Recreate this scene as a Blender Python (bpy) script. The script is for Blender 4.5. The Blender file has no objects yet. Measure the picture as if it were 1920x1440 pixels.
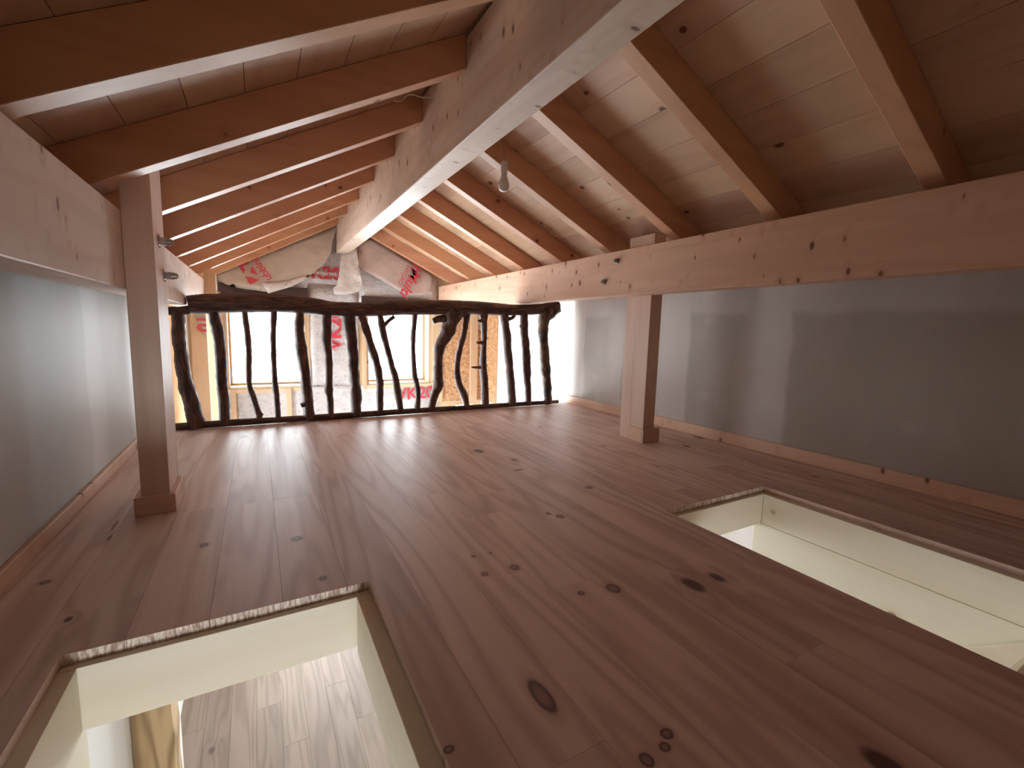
import bpy, bmesh, math, random
from mathutils import Vector, Matrix, noise as mnoise

random.seed(7)
scene = bpy.context.scene
col = scene.collection

# ------------------------------------------------------------------ camera
F = 847.078                       # focal length in pixels of the 1920x1440 frame
CAM_H = 0.8
def _rot(p, r, y):
    cx, sx = math.cos(p), math.sin(p); cy, sy = math.cos(r), math.sin(r); cz, sz = math.cos(y), math.sin(y)
    Rz = Matrix(((cz, -sz, 0), (sz, cz, 0), (0, 0, 1)))
    Rx = Matrix(((1, 0, 0), (0, cx, -sx), (0, sx, cx)))
    Ry = Matrix(((cy, 0, sy), (0, 1, 0), (-sy, 0, cy)))
    return Rz @ Rx @ Ry
RC = _rot(math.radians(-6.81692), math.radians(-1.55817), math.radians(-29.47848))
cam_d = bpy.data.cameras.new('camera')
cam = bpy.data.objects.new('camera', cam_d); col.objects.link(cam)
cam_d.sensor_width = 36; cam_d.lens = F / 1920 * 36; cam_d.clip_start = 0.02
_r, _f, _u = RC.col[0], RC.col[1], RC.col[2]
M = Matrix.Identity(4)
for i in range(3):
    M[i][0] = _r[i]; M[i][1] = _u[i]; M[i][2] = -_f[i]
M[2][3] = CAM_H
cam.matrix_world = M
scene.camera = cam

# ------------------------------------------------------------------ world and exposure
world = bpy.data.worlds.new('overcast_sky'); scene.world = world
world.use_nodes = True
_bg = world.node_tree.nodes['Background']
_bg.inputs[0].default_value = (0.88, 0.94, 1.0, 1)
_bg.inputs[1].default_value = 9.0
vs = scene.view_settings
vs.view_transform = 'Standard'; vs.look = 'None'; vs.gamma = 1; vs.use_curve_mapping = False
vs.exposure = 1.35
scene.cycles.use_denoising = True
scene.cycles.use_adaptive_sampling = True
scene.cycles.adaptive_threshold = 0.05
scene.cycles.max_bounces = 7
scene.cycles.diffuse_bounces = 5
scene.cycles.glossy_bounces = 2
scene.cycles.transparent_max_bounces = 16

def portal(loc, normal, sx, sy):
    """window portal: guides the sky light in through an opening, emits nothing itself"""
    L = bpy.data.lights.new('window_portal', 'AREA'); L.shape = 'RECTANGLE'; L.size = sx; L.size_y = sy
    L.cycles.is_portal = True
    o = bpy.data.objects.new('window_portal', L); col.objects.link(o)
    o.location = loc
    o.rotation_euler = Vector(normal).to_track_quat('-Z', 'Y').to_euler()
    return o

# ------------------------------------------------------------------ helpers
def at(px, py, Y):
    """point on the plane y=Y seen at a pixel (used to take measurements of things standing in that plane)"""
    d = RC @ Vector(((px - 960) / F, 1, -(py - 720) / F))
    return Vector((d.x * Y / d.y, Y, CAM_H + d.z * Y / d.y))

def tag(o, label=None, cat=None, group=None, kind=None):
    if label: o['label'] = label
    if cat: o['category'] = cat
    if group: o['group'] = group
    if kind: o['kind'] = kind
    return o

def empty(name, loc):
    o = bpy.data.objects.new(name, None); col.objects.link(o); o.location = loc
    o.empty_display_size = 0.05
    return o

def wloc(o):
    v = Vector(o.location)
    if o.parent: v = v + wloc(o.parent)
    return v

def link_mesh(name, verts, faces, mat, parent=None, origin=None, smooth=False, bevel=0):
    verts = [Vector(v) for v in verts]
    if origin is None:
        xs = [v.x for v in verts]; ys = [v.y for v in verts]; zs = [v.z for v in verts]
        origin = Vector(((min(xs) + max(xs)) / 2, (min(ys) + max(ys)) / 2, min(zs)))
    origin = Vector(origin)
    me = bpy.data.meshes.new(name)
    me.from_pydata([v - origin for v in verts], [], faces)
    bm = bmesh.new(); bm.from_mesh(me); bmesh.ops.recalc_face_normals(bm, faces=bm.faces); bm.to_mesh(me); bm.free()
    if smooth:
        for p in me.polygons: p.use_smooth = True
    if mat: me.materials.append(mat)
    o = bpy.data.objects.new(name, me); col.objects.link(o)
    if parent:
        o.parent = parent; o.location = origin - wloc(parent)
    else:
        o.location = origin
    if bevel:
        m = o.modifiers.new('edge', 'BEVEL'); m.width = bevel; m.segments = 2; m.limit_method = 'ANGLE'
    return o

BF = [(0, 1, 3, 2), (4, 6, 7, 5), (0, 4, 5, 1), (2, 3, 7, 6), (0, 2, 6, 4), (1, 5, 7, 3)]
def bverts(b):
    x0, x1, y0, y1, z0, z1 = b
    return [(x, y, z) for x in (x0, x1) for y in (y0, y1) for z in (z0, z1)]
def boxes(name, bl, mat, parent=None, origin=None, bevel=0):
    if not isinstance(bl[0], (tuple, list)): bl = [bl]
    V, Fc = [], []
    for b in bl:
        k = len(V); V += bverts(b); Fc += [tuple(i + k for i in f) for f in BF]
    return link_mesh(name, V, Fc, mat, parent, origin, False, bevel)

def prism_y(name, poly, y0, y1, mat, parent=None, bevel=0, origin=None):
    """polygon in the xz plane pushed along y"""
    n = len(poly)
    V = [(x, y0, z) for x, z in poly] + [(x, y1, z) for x, z in poly]
    Fc = [tuple(range(n)), tuple(range(2 * n - 1, n - 1, -1))] + [(i, (i + 1) % n, n + (i + 1) % n, n + i) for i in range(n)]
    return link_mesh(name, V, Fc, mat, parent, origin, False, bevel)

def prism_x(name, poly, x0, x1, mat, parent=None, bevel=0):
    n = len(poly)
    V = [(x0, y, z) for y, z in poly] + [(x1, y, z) for y, z in poly]
    Fc = [tuple(range(n)), tuple(range(2 * n - 1, n - 1, -1))] + [(i, (i + 1) % n, n + (i + 1) % n, n + i) for i in range(n)]
    return link_mesh(name, V, Fc, mat, parent, None, False, bevel)

def catmull(pts, rad, step=6):
    P, R = [], []
    n = len(pts)
    for i in range(n - 1):
        p0 = pts[max(i - 1, 0)]; p1 = pts[i]; p2 = pts[i + 1]; p3 = pts[min(i + 2, n - 1)]
        for k in range(step):
            t = k / step
            P.append(0.5 * ((2 * p1) + (p2 - p0) * t + (2 * p0 - 5 * p1 + 4 * p2 - p3) * t * t + (3 * p1 - p0 - 3 * p2 + p3) * t ** 3))
            R.append(rad[i] + (rad[i + 1] - rad[i]) * (3 * t * t - 2 * t ** 3))
    P.append(pts[-1]); R.append(rad[-1])
    return P, R

def tube_data(pts, rad, seg=10, rough=0.08, step=6, seed=0.0, squash=1.0):
    P, R = catmull([Vector(p) for p in pts], rad, step)
    V, Fc = [], []
    up = Vector((0, 1, 0)); 
    for i, p in enumerate(P):
        t = (P[min(i + 1, len(P) - 1)] - P[max(i - 1, 0)]).normalized()
        a = t.cross(up)
        if a.length < 0.1: a = t.cross(Vector((1, 0, 0)))
        a.normalize(); b = t.cross(a).normalized()
        for k in range(seg):
            an = 2 * math.pi * k / seg
            d = a * math.cos(an) + b * math.sin(an) * squash
            q = p + d * R[i]
            r = R[i] * (1 + rough * 2 * mnoise.noise(q * 14 + Vector((seed * 7.3, seed * 3.1, 0))) + rough * mnoise.noise(q * 45))
            V.append(p + d * r)
    m = len(P)
    for i in range(m - 1):
        for k in range(seg):
            Fc.append((i * seg + k, i * seg + (k + 1) % seg, (i + 1) * seg + (k + 1) % seg, (i + 1) * seg + k))
    Fc.append(tuple(range(seg))); Fc.append(tuple(range(m * seg - 1, (m - 1) * seg - 1, -1)))
    return V, Fc

def join(*parts):
    V, Fc = [], []
    for v, f in parts:
        k = len(V); V += list(v); Fc += [tuple(i + k for i in q) for q in f]
    return V, Fc

def lathe(profile, origin, seg=20):
    V, Fc = [], []
    for r, z in profile:
        for k in range(seg):
            a = 2 * math.pi * k / seg
            V.append((origin[0] + r * math.cos(a), origin[1] + r * math.sin(a), origin[2] + z))
    for i in range(len(profile) - 1):
        for k in range(seg):
            Fc.append((i * seg + k, i * seg + (k + 1) % seg, (i + 1) * seg + (k + 1) % seg, (i + 1) * seg + k))
    Fc.append(tuple(range(seg))); Fc.append(tuple(range(len(V) - 1, len(V) - seg - 1, -1)))
    return V, Fc

# ------------------------------------------------------------------ materials
class NT:
    def __init__(s, name):
        s.m = bpy.data.materials.new(name); s.m.use_nodes = True
        s.t = s.m.node_tree; s.b = s.t.nodes['Principled BSDF']
    def n(s, kind, **kw):
        o = s.t.nodes.new(kind)
        for k, v in kw.items(): setattr(o, k, v)
        return o
    def l(s, a, b): s.t.links.new(a, b)
    def math(s, op, a, b=None, clamp=False):
        o = s.n('ShaderNodeMath', operation=op, use_clamp=clamp)
        for i, v in enumerate((a, b)):
            if v is None: continue
            if isinstance(v, (int, float)): o.inputs[i].default_value = v
            else: s.l(v, o.inputs[i])
        return o.outputs[0]
    def vmath(s, op, a, b):
        o = s.n('ShaderNodeVectorMath', operation=op)
        for i, v in enumerate((a, b)):
            if isinstance(v, (tuple, list)): o.inputs[i].default_value = v
            else: s.l(v, o.inputs[i])
        return o.outputs[0]
    def mix(s, f, a, b, mode='MIX'):
        o = s.n('ShaderNodeMix', data_type='RGBA', blend_type=mode)
        for i, v in ((0, f), (6, a), (7, b)):
            if isinstance(v, (int, float)): o.inputs[i].default_value = v
            elif isinstance(v, (tuple, list)): o.inputs[i].default_value = (*v[:3], 1)
            else: s.l(v, o.inputs[i])
        return o.outputs[2]
    def noise(s, vec, scale=5, detail=3, rough=0.5, dist=0):
        o = s.n('ShaderNodeTexNoise'); o.inputs['Scale'].default_value = scale; o.inputs['Detail'].default_value = detail
        o.inputs['Roughness'].default_value = rough; o.inputs['Distortion'].default_value = dist
        if vec is not None: s.l(vec, o.inputs['Vector'])
        return o.outputs[0]
    def smooth(s, v, lo, hi):
        o = s.n('ShaderNodeMapRange', interpolation_type='SMOOTHSTEP')
        s.l(v, o.inputs[0]); o.inputs[1].default_value = lo; o.inputs[2].default_value = hi
        return o.outputs[0]
    def bump(s, h, strength=0.2, dist=0.01):
        o = s.n('ShaderNodeBump'); o.inputs['Strength'].default_value = strength; o.inputs['Distance'].default_value = dist
        s.l(h, o.inputs['Height']); s.l(o.outputs[0], s.b.inputs['Normal'])

def wood(name, base, dark, knot, axis='y', rough=0.5, var=0.25, ring=9.0, kfreq=5.0, kel=1.3, kthr=0.4, ksize=0.14, lines=0.35, spec=0.4, broadness=0.45, marks=None):
    s = NT(name)
    tc = s.n('ShaderNodeTexCoord').outputs['Object']
    rnd = s.n('ShaderNodeObjectInfo').outputs['Random']
    off = s.n('ShaderNodeCombineXYZ')
    for i, k in enumerate((37.1, 53.7, 71.3)): s.l(s.math('MULTIPLY', rnd, k), off.inputs[i])
    p = s.vmath('ADD', tc, off.outputs[0])
    ia = 'xyz'.index(axis)
    def sc(a, b):
        v = [b, b, b]; v[ia] = a; return tuple(v)
    # knots
    kv = s.vmath('MULTIPLY', p, sc(kfreq / kel, kfreq))
    vo = s.n('ShaderNodeTexVoronoi'); vo.inputs['Scale'].default_value = 1.0
    s.l(kv, vo.inputs['Vector'])
    d = vo.outputs['Distance']
    sep = s.n('ShaderNodeSeparateColor'); s.l(vo.outputs['Color'], sep.inputs[0])
    live = s.math('GREATER_THAN', sep.outputs[0], kthr)
    size = s.math('MULTIPLY', s.math('ADD', sep.outputs[1], 0.25), ksize)
    dn = s.math('DIVIDE', d, size)
    km = s.math('MULTIPLY', s.math('SUBTRACT', 1.0, s.smooth(dn, 0.55, 1.05)), live)
    halo = s.math('MULTIPLY', s.math('SUBTRACT', 1.0, s.smooth(dn, 0.6, 3.2)), live)
    # figure: contour lines of a stretched noise, bent around the knots
    n1 = s.noise(s.vmath('MULTIPLY', p, sc(0.45, 5.0)), 1.0, 2.0, 0.45, 0.2)
    t = s.math('ADD', s.math('MULTIPLY', n1, ring * 6.28), s.math('MULTIPLY', halo, 4.0))
    w = s.math('MULTIPLY', s.math('ADD', s.math('SINE', t), 1.0), 0.5)
    w = s.math('POWER', w, 2.2)
    fib = s.noise(s.vmath('MULTIPLY', p, sc(2.5, 120.0)), 1.0, 2.0, 0.6)
    broad = s.noise(s.vmath('MULTIPLY', p, sc(0.7, 7.0)), 1.0, 2.0, 0.5)
    c = s.mix(s.math('MULTIPLY', w, lines), base, dark)
    c = s.mix(s.math('MULTIPLY', s.smooth(broad, 0.45, 0.75), broadness), c, dark)
    c = s.mix(s.math('MULTIPLY', s.math('SUBTRACT', fib, 0.5, True), 0.6), c, dark)
    c = s.mix(s.math('MULTIPLY', halo, 0.35), c, dark)
    c = s.mix(s.math('MULTIPLY', km, 0.85), c, knot)
    if marks:      # single large knots of the floor at their places, with a darker rim
        g = s.n('ShaderNodeNewGeometry').outputs['Position']
        best = None
        for mx_, my_, rx_, ry_ in marks:
            q = s.vmath('MULTIPLY', s.vmath('SUBTRACT', g, (mx_, my_, 0.0)), (1 / rx_, 1 / ry_, 0.0))
            ln = s.n('ShaderNodeVectorMath', operation='LENGTH'); s.l(q, ln.inputs[0])
            best = ln.outputs['Value'] if best is None else s.math('MINIMUM', best, ln.outputs['Value'])
        best = s.math('ADD', best, s.math('MULTIPLY', s.math('SUBTRACT', broad, 0.5), 0.5))
        c = s.mix(s.math('MULTIPLY', s.math('SUBTRACT', 1.0, s.smooth(best, 0.8, 2.0)), 0.55), c, dark)
        c = s.mix(s.math('MULTIPLY', s.math('SUBTRACT', 1.0, s.smooth(best, 0.75, 1.1)), 0.8), c, knot)
        c = s.mix(s.math('MULTIPLY', s.math('SUBTRACT', 1.0, s.smooth(best, 0.3, 0.75)), 0.55), c, dark)
    # board to board variation
    hs = s.n('ShaderNodeHueSaturation'); s.l(c, hs.inputs['Color'])
    r2 = s.math('FRACT', s.math('MULTIPLY', rnd, 17.37))
    s.l(s.math('ADD', s.math('MULTIPLY', s.math('SUBTRACT', rnd, 0.5), var), 1.0), hs.inputs['Value'])
    s.l(s.math('ADD', s.math('MULTIPLY', s.math('SUBTRACT', r2, 0.5), 0.012), 0.5), hs.inputs['Hue'])
    s.l(hs.outputs[0], s.b.inputs['Base Color'])
    rg = s.math('ADD', s.math('MULTIPLY', fib, 0.12), rough - 0.06)
    s.l(rg, s.b.inputs['Roughness'])
    s.b.inputs['Specular IOR Level'].default_value = spec
    if marks: s.bump(fib, 0.12, 0.002)
    return s.m

KD = (0.05, 0.018, 0.012)
FLOOR_KNOTS = [(0.521, 0.750, 0.021, 0.055), (0.693, 0.553, 0.016, 0.014), (0.667, 0.534, 0.014, 0.012), (0.615, 0.531, 0.014, 0.016), (0.293, 0.725, 0.012, 0.01), (0.736, 1.249, 0.016, 0.02), (0.627, 1.257, 0.012, 0.014), (0.643, 1.38, 0.008, 0.01), (0.707, 1.374, 0.007, 0.007), (0.953, 1.0, 0.022, 0.026), (0.845, 1.025, 0.012, 0.012), (-0.192, 1.884, 0.014, 0.018), (1.288, 2.177, 0.03, 0.012), (1.124, 1.532, 0.016, 0.02), (1.094, 1.578, 0.01, 0.014), (0.105, 1.794, 0.02, 0.02), (0.157, 1.464, 0.012, 0.014), (1.476, 1.767, 0.02, 0.018), (-0.51, 2.222, 0.006, 0.05), (-0.587, 1.811, 0.016, 0.014)]
PINE_FLOOR = wood('pine_floor_wood', (0.77, 0.585, 0.52), (0.49, 0.30, 0.25), KD, 'y', 0.45, 0.14, 8.0, 4.6, 1.6, 0.45, 0.13, 0.55, 0.5, 0.6, FLOOR_KNOTS)
BEAM_Y = wood('pine_beam_wood_lengthwise', (0.75, 0.50, 0.35), (0.55, 0.30, 0.18), (0.14, 0.04, 0.02), 'y', 0.48, 0.06, 6.0, 7.0, 0.5, 0.1, 0.17, 0.25)
PALE_BEAM_Y = wood('pale_beam_wood_lengthwise', (0.80, 0.66, 0.56), (0.60, 0.43, 0.33), (0.16, 0.07, 0.045), 'y', 0.48, 0.06, 6.0, 7.0, 0.5, 0.1, 0.17, 0.3)
BEAM_Z = wood('pine_post_wood', (0.74, 0.54, 0.43), (0.55, 0.33, 0.25), (0.16, 0.05, 0.03), 'z', 0.5, 0.06, 6.0, 5.0, 1.0, 0.6, 0.12, 0.22)
BEAM_X = wood('pine_wood_crosswise', (0.72, 0.50, 0.38), (0.52, 0.30, 0.2), (0.16, 0.05, 0.03), 'x', 0.5, 0.08, 6.0, 5.0, 1.0, 0.6, 0.12, 0.22)
RAFTER = wood('spruce_rafter_wood', (0.63, 0.35, 0.21), (0.46, 0.205, 0.11), (0.13, 0.035, 0.015), 'x', 0.45, 0.1, 5.0, 6.0, 1.1, 0.35, 0.12, 0.18)
DECK = wood('spruce_decking_wood', (0.64, 0.43, 0.29), (0.46, 0.26, 0.16), (0.09, 0.03, 0.015), 'y', 0.5, 0.16, 6.0, 6.0, 1.2, 0.35, 0.12, 0.22)
CREAM_X = wood('pale_spruce_crosswise', (0.83, 0.77, 0.63), (0.70, 0.58, 0.40), (0.30, 0.17, 0.08), 'x', 0.5, 0.05, 4.0, 5.0, 1.2, 0.6, 0.11, 0.16)
CREAM_Y = wood('pale_spruce_lengthwise', (0.83, 0.77, 0.63), (0.70, 0.58, 0.40), (0.30, 0.17, 0.08), 'y', 0.5, 0.05, 4.0, 5.0, 1.2, 0.6, 0.11, 0.16)
PALE_Z = wood('pale_spruce_upright', (0.66, 0.47, 0.30), (0.50, 0.31, 0.17), (0.28, 0.12, 0.05), 'z', 0.5, 0.06, 4.0, 5.0, 1.2, 0.6, 0.11, 0.2)
PALE_X = wood('pale_spruce_level', (0.78, 0.60, 0.40), (0.62, 0.40, 0.22), (0.28, 0.12, 0.05), 'x', 0.5, 0.06, 4.0, 5.0, 1.2, 0.6, 0.11, 0.2)
DARK_X = wood('dark_shaded_board', (0.075, 0.040, 0.032), (0.03, 0.016, 0.013), (0.012, 0.006, 0.005), 'x', 0.6, 0.1, 5.0, 4.0, 1.2, 0.6, 0.12, 0.5)  # dark brown board, the shade of its recess included in the colour
LAMINATE = wood('grey_oak_laminate', (0.25, 0.19, 0.15), (0.15, 0.105, 0.078), (0.08, 0.05, 0.036), 'y', 0.58, 0.16, 8.0, 4.0, 1.6, 0.65, 0.10, 0.5, 0.25)
OLD_Z = wood('old_timber', (0.58, 0.42, 0.23), (0.22, 0.12, 0.05), (0.06, 0.03, 0.015), 'z', 0.6, 0.05, 9.0, 4.0, 2.4, 0.5, 0.14, 0.7)

def end_grain():
    s = NT('cut_end_grain')
    tc = s.n('ShaderNodeNewGeometry').outputs['Position']
    n = s.noise(s.vmath('MULTIPLY', tc, (150, 20, 30)), 1.0, 3, 0.6, 0.5)
    s.l(s.mix(s.smooth(n, 0.35, 0.65), (0.42, 0.26, 0.19), (0.86, 0.76, 0.66)), s.b.inputs['Base Color'])
    s.b.inputs['Roughness'].default_value = 0.7
    return s.m
END_GRAIN = end_grain()

def bark(name, a, b, scale):
    s = NT(name)
    tc = s.n('ShaderNodeTexCoord').outputs['Object']
    rnd = s.n('ShaderNodeObjectInfo').outputs['Random']
    p = s.vmath('MULTIPLY', tc, scale)
    n = s.noise(p, 1.0, 5, 0.65, 0.6)
    n2 = s.noise(tc, 9.0, 3, 0.6)
    c = s.mix(s.smooth(n, 0.38, 0.72), a, b)
    c = s.mix(s.math('MULTIPLY', s.smooth(n2, 0.55, 0.75), s.math('ADD', s.math('MULTIPLY', rnd, 0.7), 0.1)), c, (b[0] * 1.6, b[1] * 1.45, b[2] * 1.3))
    s.l(c, s.b.inputs['Base Color']); s.b.inputs['Roughness'].default_value = 0.5
    s.b.inputs['Specular IOR Level'].default_value = 0.45
    s.bump(n, 0.6, 0.008)
    return s.m
BARK_Z = bark('dark_branch_wood', (0.045, 0.022, 0.018), (0.21, 0.105, 0.075), (45, 45, 8))
BARK_X = bark('dark_log_wood', (0.045, 0.023, 0.019), (0.20, 0.10, 0.072), (5, 45, 45))
BARK_PALE = bark('half_peeled_branch_wood', (0.018, 0.010, 0.008), (0.26, 0.15, 0.09), (14, 14, 7))

def plain(name, c, rough=0.5, metal=0, spec=0.5, bump=0, bscale=60):
    s = NT(name)
    tc = s.n('ShaderNodeTexCoord').outputs['Object']
    n = s.noise(tc, bscale, 3)
    s.l(s.mix(s.math('MULTIPLY', n, 0.25), c, tuple(v * 0.75 for v in c)), s.b.inputs['Base Color'])
    s.b.inputs['Roughness'].default_value = rough; s.b.inputs['Metallic'].default_value = metal
    s.b.inputs['Specular IOR Level'].default_value = spec
    if bump: s.bump(n, bump, 0.004)
    return s.m
STEEL = plain('zinc_bolt_steel', (0.45, 0.44, 0.43), 0.25, 1.0)
WHITE_PAINT = plain('white_wall_paint', (0.80, 0.81, 0.81), 0.6, 0, 0.3, 0.05)
PLASTIC = plain('white_bulb_plastic', (0.75, 0.72, 0.68), 0.35)
BULB = plain('frosted_bulb_dome', (0.85, 0.84, 0.83), 0.25)
CORD = plain('grey_cord', (0.32, 0.26, 0.24), 0.5)
RED = plain('red_print', (0.62, 0.055, 0.075), 0.5)
RED_PALE = plain('faded_red_print', (0.66, 0.16, 0.15), 0.5)
SHUTTER = plain('dark_shutter_box', (0.045, 0.045, 0.055), 0.5)
UNDERLAY = plain('roof_underlay', (0.05, 0.03, 0.02), 0.9)
SUBFLOOR = plain('subfloor_board', (0.42, 0.30, 0.20), 0.8)

def plaster(name, side):
    """grey plasterboard with paler joint filler along seams and over screw rows"""
    s = NT(name)
    g = s.n('ShaderNodeNewGeometry').outputs['Position']
    sp = s.n('ShaderNodeSeparateXYZ'); s.l(g, sp.inputs[0])
    y, z = sp.outputs[1], sp.outputs[2]
    wob = s.math('MULTIPLY', s.math('SUBTRACT', s.noise(g, 3.5, 3), 0.5), 0.10)
    yy = s.math('ADD', y, wob); zz = s.math('ADD', z, wob)
    bands = ((1.70, 2.02), (2.50, 2.86), (3.25, 3.45), (3.85, 4.3)) if side == 'r' else ((1.55, 1.75), (2.75, 3.0), (3.9, 4.3))
    m = None
    for a, b in bands:
        q = s.math('MULTIPLY', s.smooth(yy, a - 0.02, a + 0.03), s.math('SUBTRACT', 1.0, s.smooth(yy, b - 0.12, b + 0.10)))
        m = q if m is None else s.math('MAXIMUM', m, q)
    top = s.smooth(zz, 0.93, 0.99)
    m = s.math('MAXIMUM', m, s.math('MULTIPLY', top, 0.8))
    # filled screw heads
    vo = s.n('ShaderNodeTexVoronoi'); vo.inputs['Scale'].default_value = 1.0; vo.inputs['Randomness'].default_value = 0.35
    s.l(s.vmath('MULTIPLY', g, (0.0, 2.2, 3.4)), vo.inputs['Vector'])
    spot = s.math('SUBTRACT', 1.0, s.smooth(s.math('ADD', vo.outputs['Distance'], s.math('MULTIPLY', wob, 1.5)), 0.06, 0.22))
    m = s.math('MAXIMUM', m, s.math('MULTIPLY', spot, 0.38))
    smear = s.smooth(s.noise(s.vmath('MULTIPLY', g, (1, 2.6, 1.1)), 2.0, 4, 0.6), 0.5, 0.72)
    m = s.math('ADD', m, s.math('MULTIPLY', smear, 0.22), True)
    board = (0.42, 0.375, 0.325) if side == 'r' else (0.54, 0.54, 0.53)  # right board browner: warm bounce from the wood put into its colour
    fill = (0.58, 0.52, 0.49) if side == 'r' else (0.64, 0.64, 0.64)
    c = s.mix(m, board, fill)
    # beyond the loft edge the wall colour turns white
    c = s.mix(s.smooth(y, 4.02, 4.10), c, (0.84, 0.85, 0.86))
    s.l(c, s.b.inputs['Base Color'])
    s.b.inputs['Roughness'].default_value = 0.55; s.b.inputs['Specular IOR Level'].default_value = 0.3
    s.bump(s.noise(g, 30, 3), 0.05, 0.003)
    return s.m
PLASTER_R = plaster('plasterboard_right', 'r'); PLASTER_L = plaster('plasterboard_left', 'l')

def osb():
    s = NT('osb_board')
    tc = s.n('ShaderNodeTexCoord').outputs['Object']
    w = s.vmath('ADD', tc, s.vmath('MULTIPLY', s.n('ShaderNodeTexNoise').outputs['Color'], (0.02, 0.02, 0.02)))
    v1 = s.n('ShaderNodeTexVoronoi'); v1.inputs['Scale'].default_value = 1.0; s.l(s.vmath('MULTIPLY', w, (60, 60, 22)), v1.inputs['Vector'])
    v2 = s.n('ShaderNodeTexVoronoi'); v2.inputs['Scale'].default_value = 1.0; s.l(s.vmath('MULTIPLY', w, (28, 28, 55)), v2.inputs['Vector'])
    a = s.n('ShaderNodeSeparateColor'); s.l(v1.outputs['Color'], a.inputs[0])
    b = s.n('ShaderNodeSeparateColor'); s.l(v2.outputs['Color'], b.inputs[0])
    f = s.math('ADD', s.math('MULTIPLY', a.outputs[0], 0.55), s.math('MULTIPLY', b.outputs[1], 0.45))
    c = s.mix(f, (0.30, 0.13, 0.055), (0.72, 0.43, 0.22))
    s.l(c, s.b.inputs['Base Color']); s.b.inputs['Roughness'].default_value = 0.6
    s.bump(f, 0.2, 0.003)
    return s.m
OSB = osb()

def membrane(name, c, dots=True, shiny=0.4, wrinkle=0.3, wscale=9.0):
    s = NT(name)
    tc = s.n('ShaderNodeTexCoord').outputs['Object']
    n = s.noise(s.vmath('MULTIPLY', tc, (1, 1, 1.4)), wscale, 5, 0.6, 0.8)
    cc = s.mix(s.smooth(n, 0.3, 0.75), tuple(v * 0.80 for v in c), c)
    if dots:
        vo = s.n('ShaderNodeTexVoronoi'); vo.inputs['Scale'].default_value = 1.0; vo.inputs['Randomness'].default_value = 0.12
        s.l(s.vmath('MULTIPLY', tc, (9.0, 0.0, 9.0)), vo.inputs['Vector'])
        cc = s.mix(s.math('MULTIPLY', s.math('SUBTRACT', 1.0, s.smooth(vo.outputs['Distance'], 0.05, 0.10)), 0.8), cc, (0.12, 0.10, 0.10))
    s.l(cc, s.b.inputs['Base Color']); s.b.inputs['Roughness'].default_value = shiny
    s.bump(n, wrinkle, 0.02)
    return s.m
FOIL = membrane('silvery_vapour_foil', (0.70, 0.66, 0.66), True, 0.3, 0.8, 11.0)
FLEECE = membrane('beige_fleece_membrane', (0.62, 0.52, 0.43), False, 0.6, 0.25, 4.0)
FLEECE_R = membrane('rosy_fleece_membrane', (0.60, 0.47, 0.42), False, 0.6, 0.25, 4.0)
CRUMPLE = membrane('crumpled_white_membrane', (0.74, 0.68, 0.64), True, 0.45, 0.5, 8.0)

def glass():
    s = NT('window_glass')
    out = s.t.nodes['Material Output']
    tr = s.n('ShaderNodeBsdfTransparent'); tr.inputs[0].default_value = (0.97, 0.985, 0.98, 1)
    gl = s.n('ShaderNodeBsdfGlossy'); gl.inputs['Roughness'].default_value = 0.02
    fr = s.n('ShaderNodeFresnel'); fr.inputs[0].default_value = 1.45
    mx = s.n('ShaderNodeMixShader'); s.l(fr.outputs[0], mx.inputs[0]); s.l(tr.outputs[0], mx.inputs[1]); s.l(gl.outputs[0], mx.inputs[2])
    s.l(mx.outputs[0], out.inputs['Surface'])
    return s.m
GLASS = glass()

# ------------------------------------------------------------------ key dimensions (metres)
XL, XR = -0.69, 3.06          # side walls
YB, YG = -1.30, 6.40          # wall behind the camera, gable wall
YE = 4.12                     # edge of the loft floor
ZF = -2.60                    # floor of the storey below
RX0, RX1 = 0.927, 1.078       # ridge beam
SL, SR = 0.55, 0.46           # roof slopes
ZS = 2.047                    # rafter underside at the ridge beam
RH = 0.16                     # rafter height measured upright
def soffit_l(x): return ZS - SL * (RX0 - x)
def soffit_r(x): return ZS - SR * (x - RX1)

# ------------------------------------------------------------------ windows (built later), openings used by the walls
GW = [(-0.335, 0.565, -0.01, 1.06), (1.305, 2.225, -0.015, 1.06)]     # gable windows x0,x1,z0,z1
GLOW = [(-0.60, -0.36, -2.2, -0.36), (0.05, 2.30, -2.55, -0.45), (2.60, 2.95, -2.3, -0.33)]  # lower storey of the gable
BWL = (-0.55, 0.55, -1.72, -0.7)                                      # room below, back wall
LW = (4.22, 5.90, -2.30, 1.02)                                      # window in the left wall y0,y1,z0,z1

def wall_with_holes(u0, u1, z0, z1, holes):
    """rectangles (u,z) covering a wall but leaving its openings"""
    us = sorted({u0, u1} | {h[0] for h in holes} | {h[1] for h in holes})
    zs = sorted({z0, z1} | {h[2] for h in holes} | {h[3] for h in holes})
    out = []
    for a, b in zip(us, us[1:]):
        run = None
        for c, d in zip(zs, zs[1:]):
            inside = any(h[0] <= (a + b) / 2 <= h[1] and h[2] <= (c + d) / 2 <= h[3] for h in holes)
            if inside:
                if run: out.append(run); run = None
            else:
                run = (a, b, run[2], d) if run else (a, b, c, d)
        if run: out.append(run)
    return out

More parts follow.
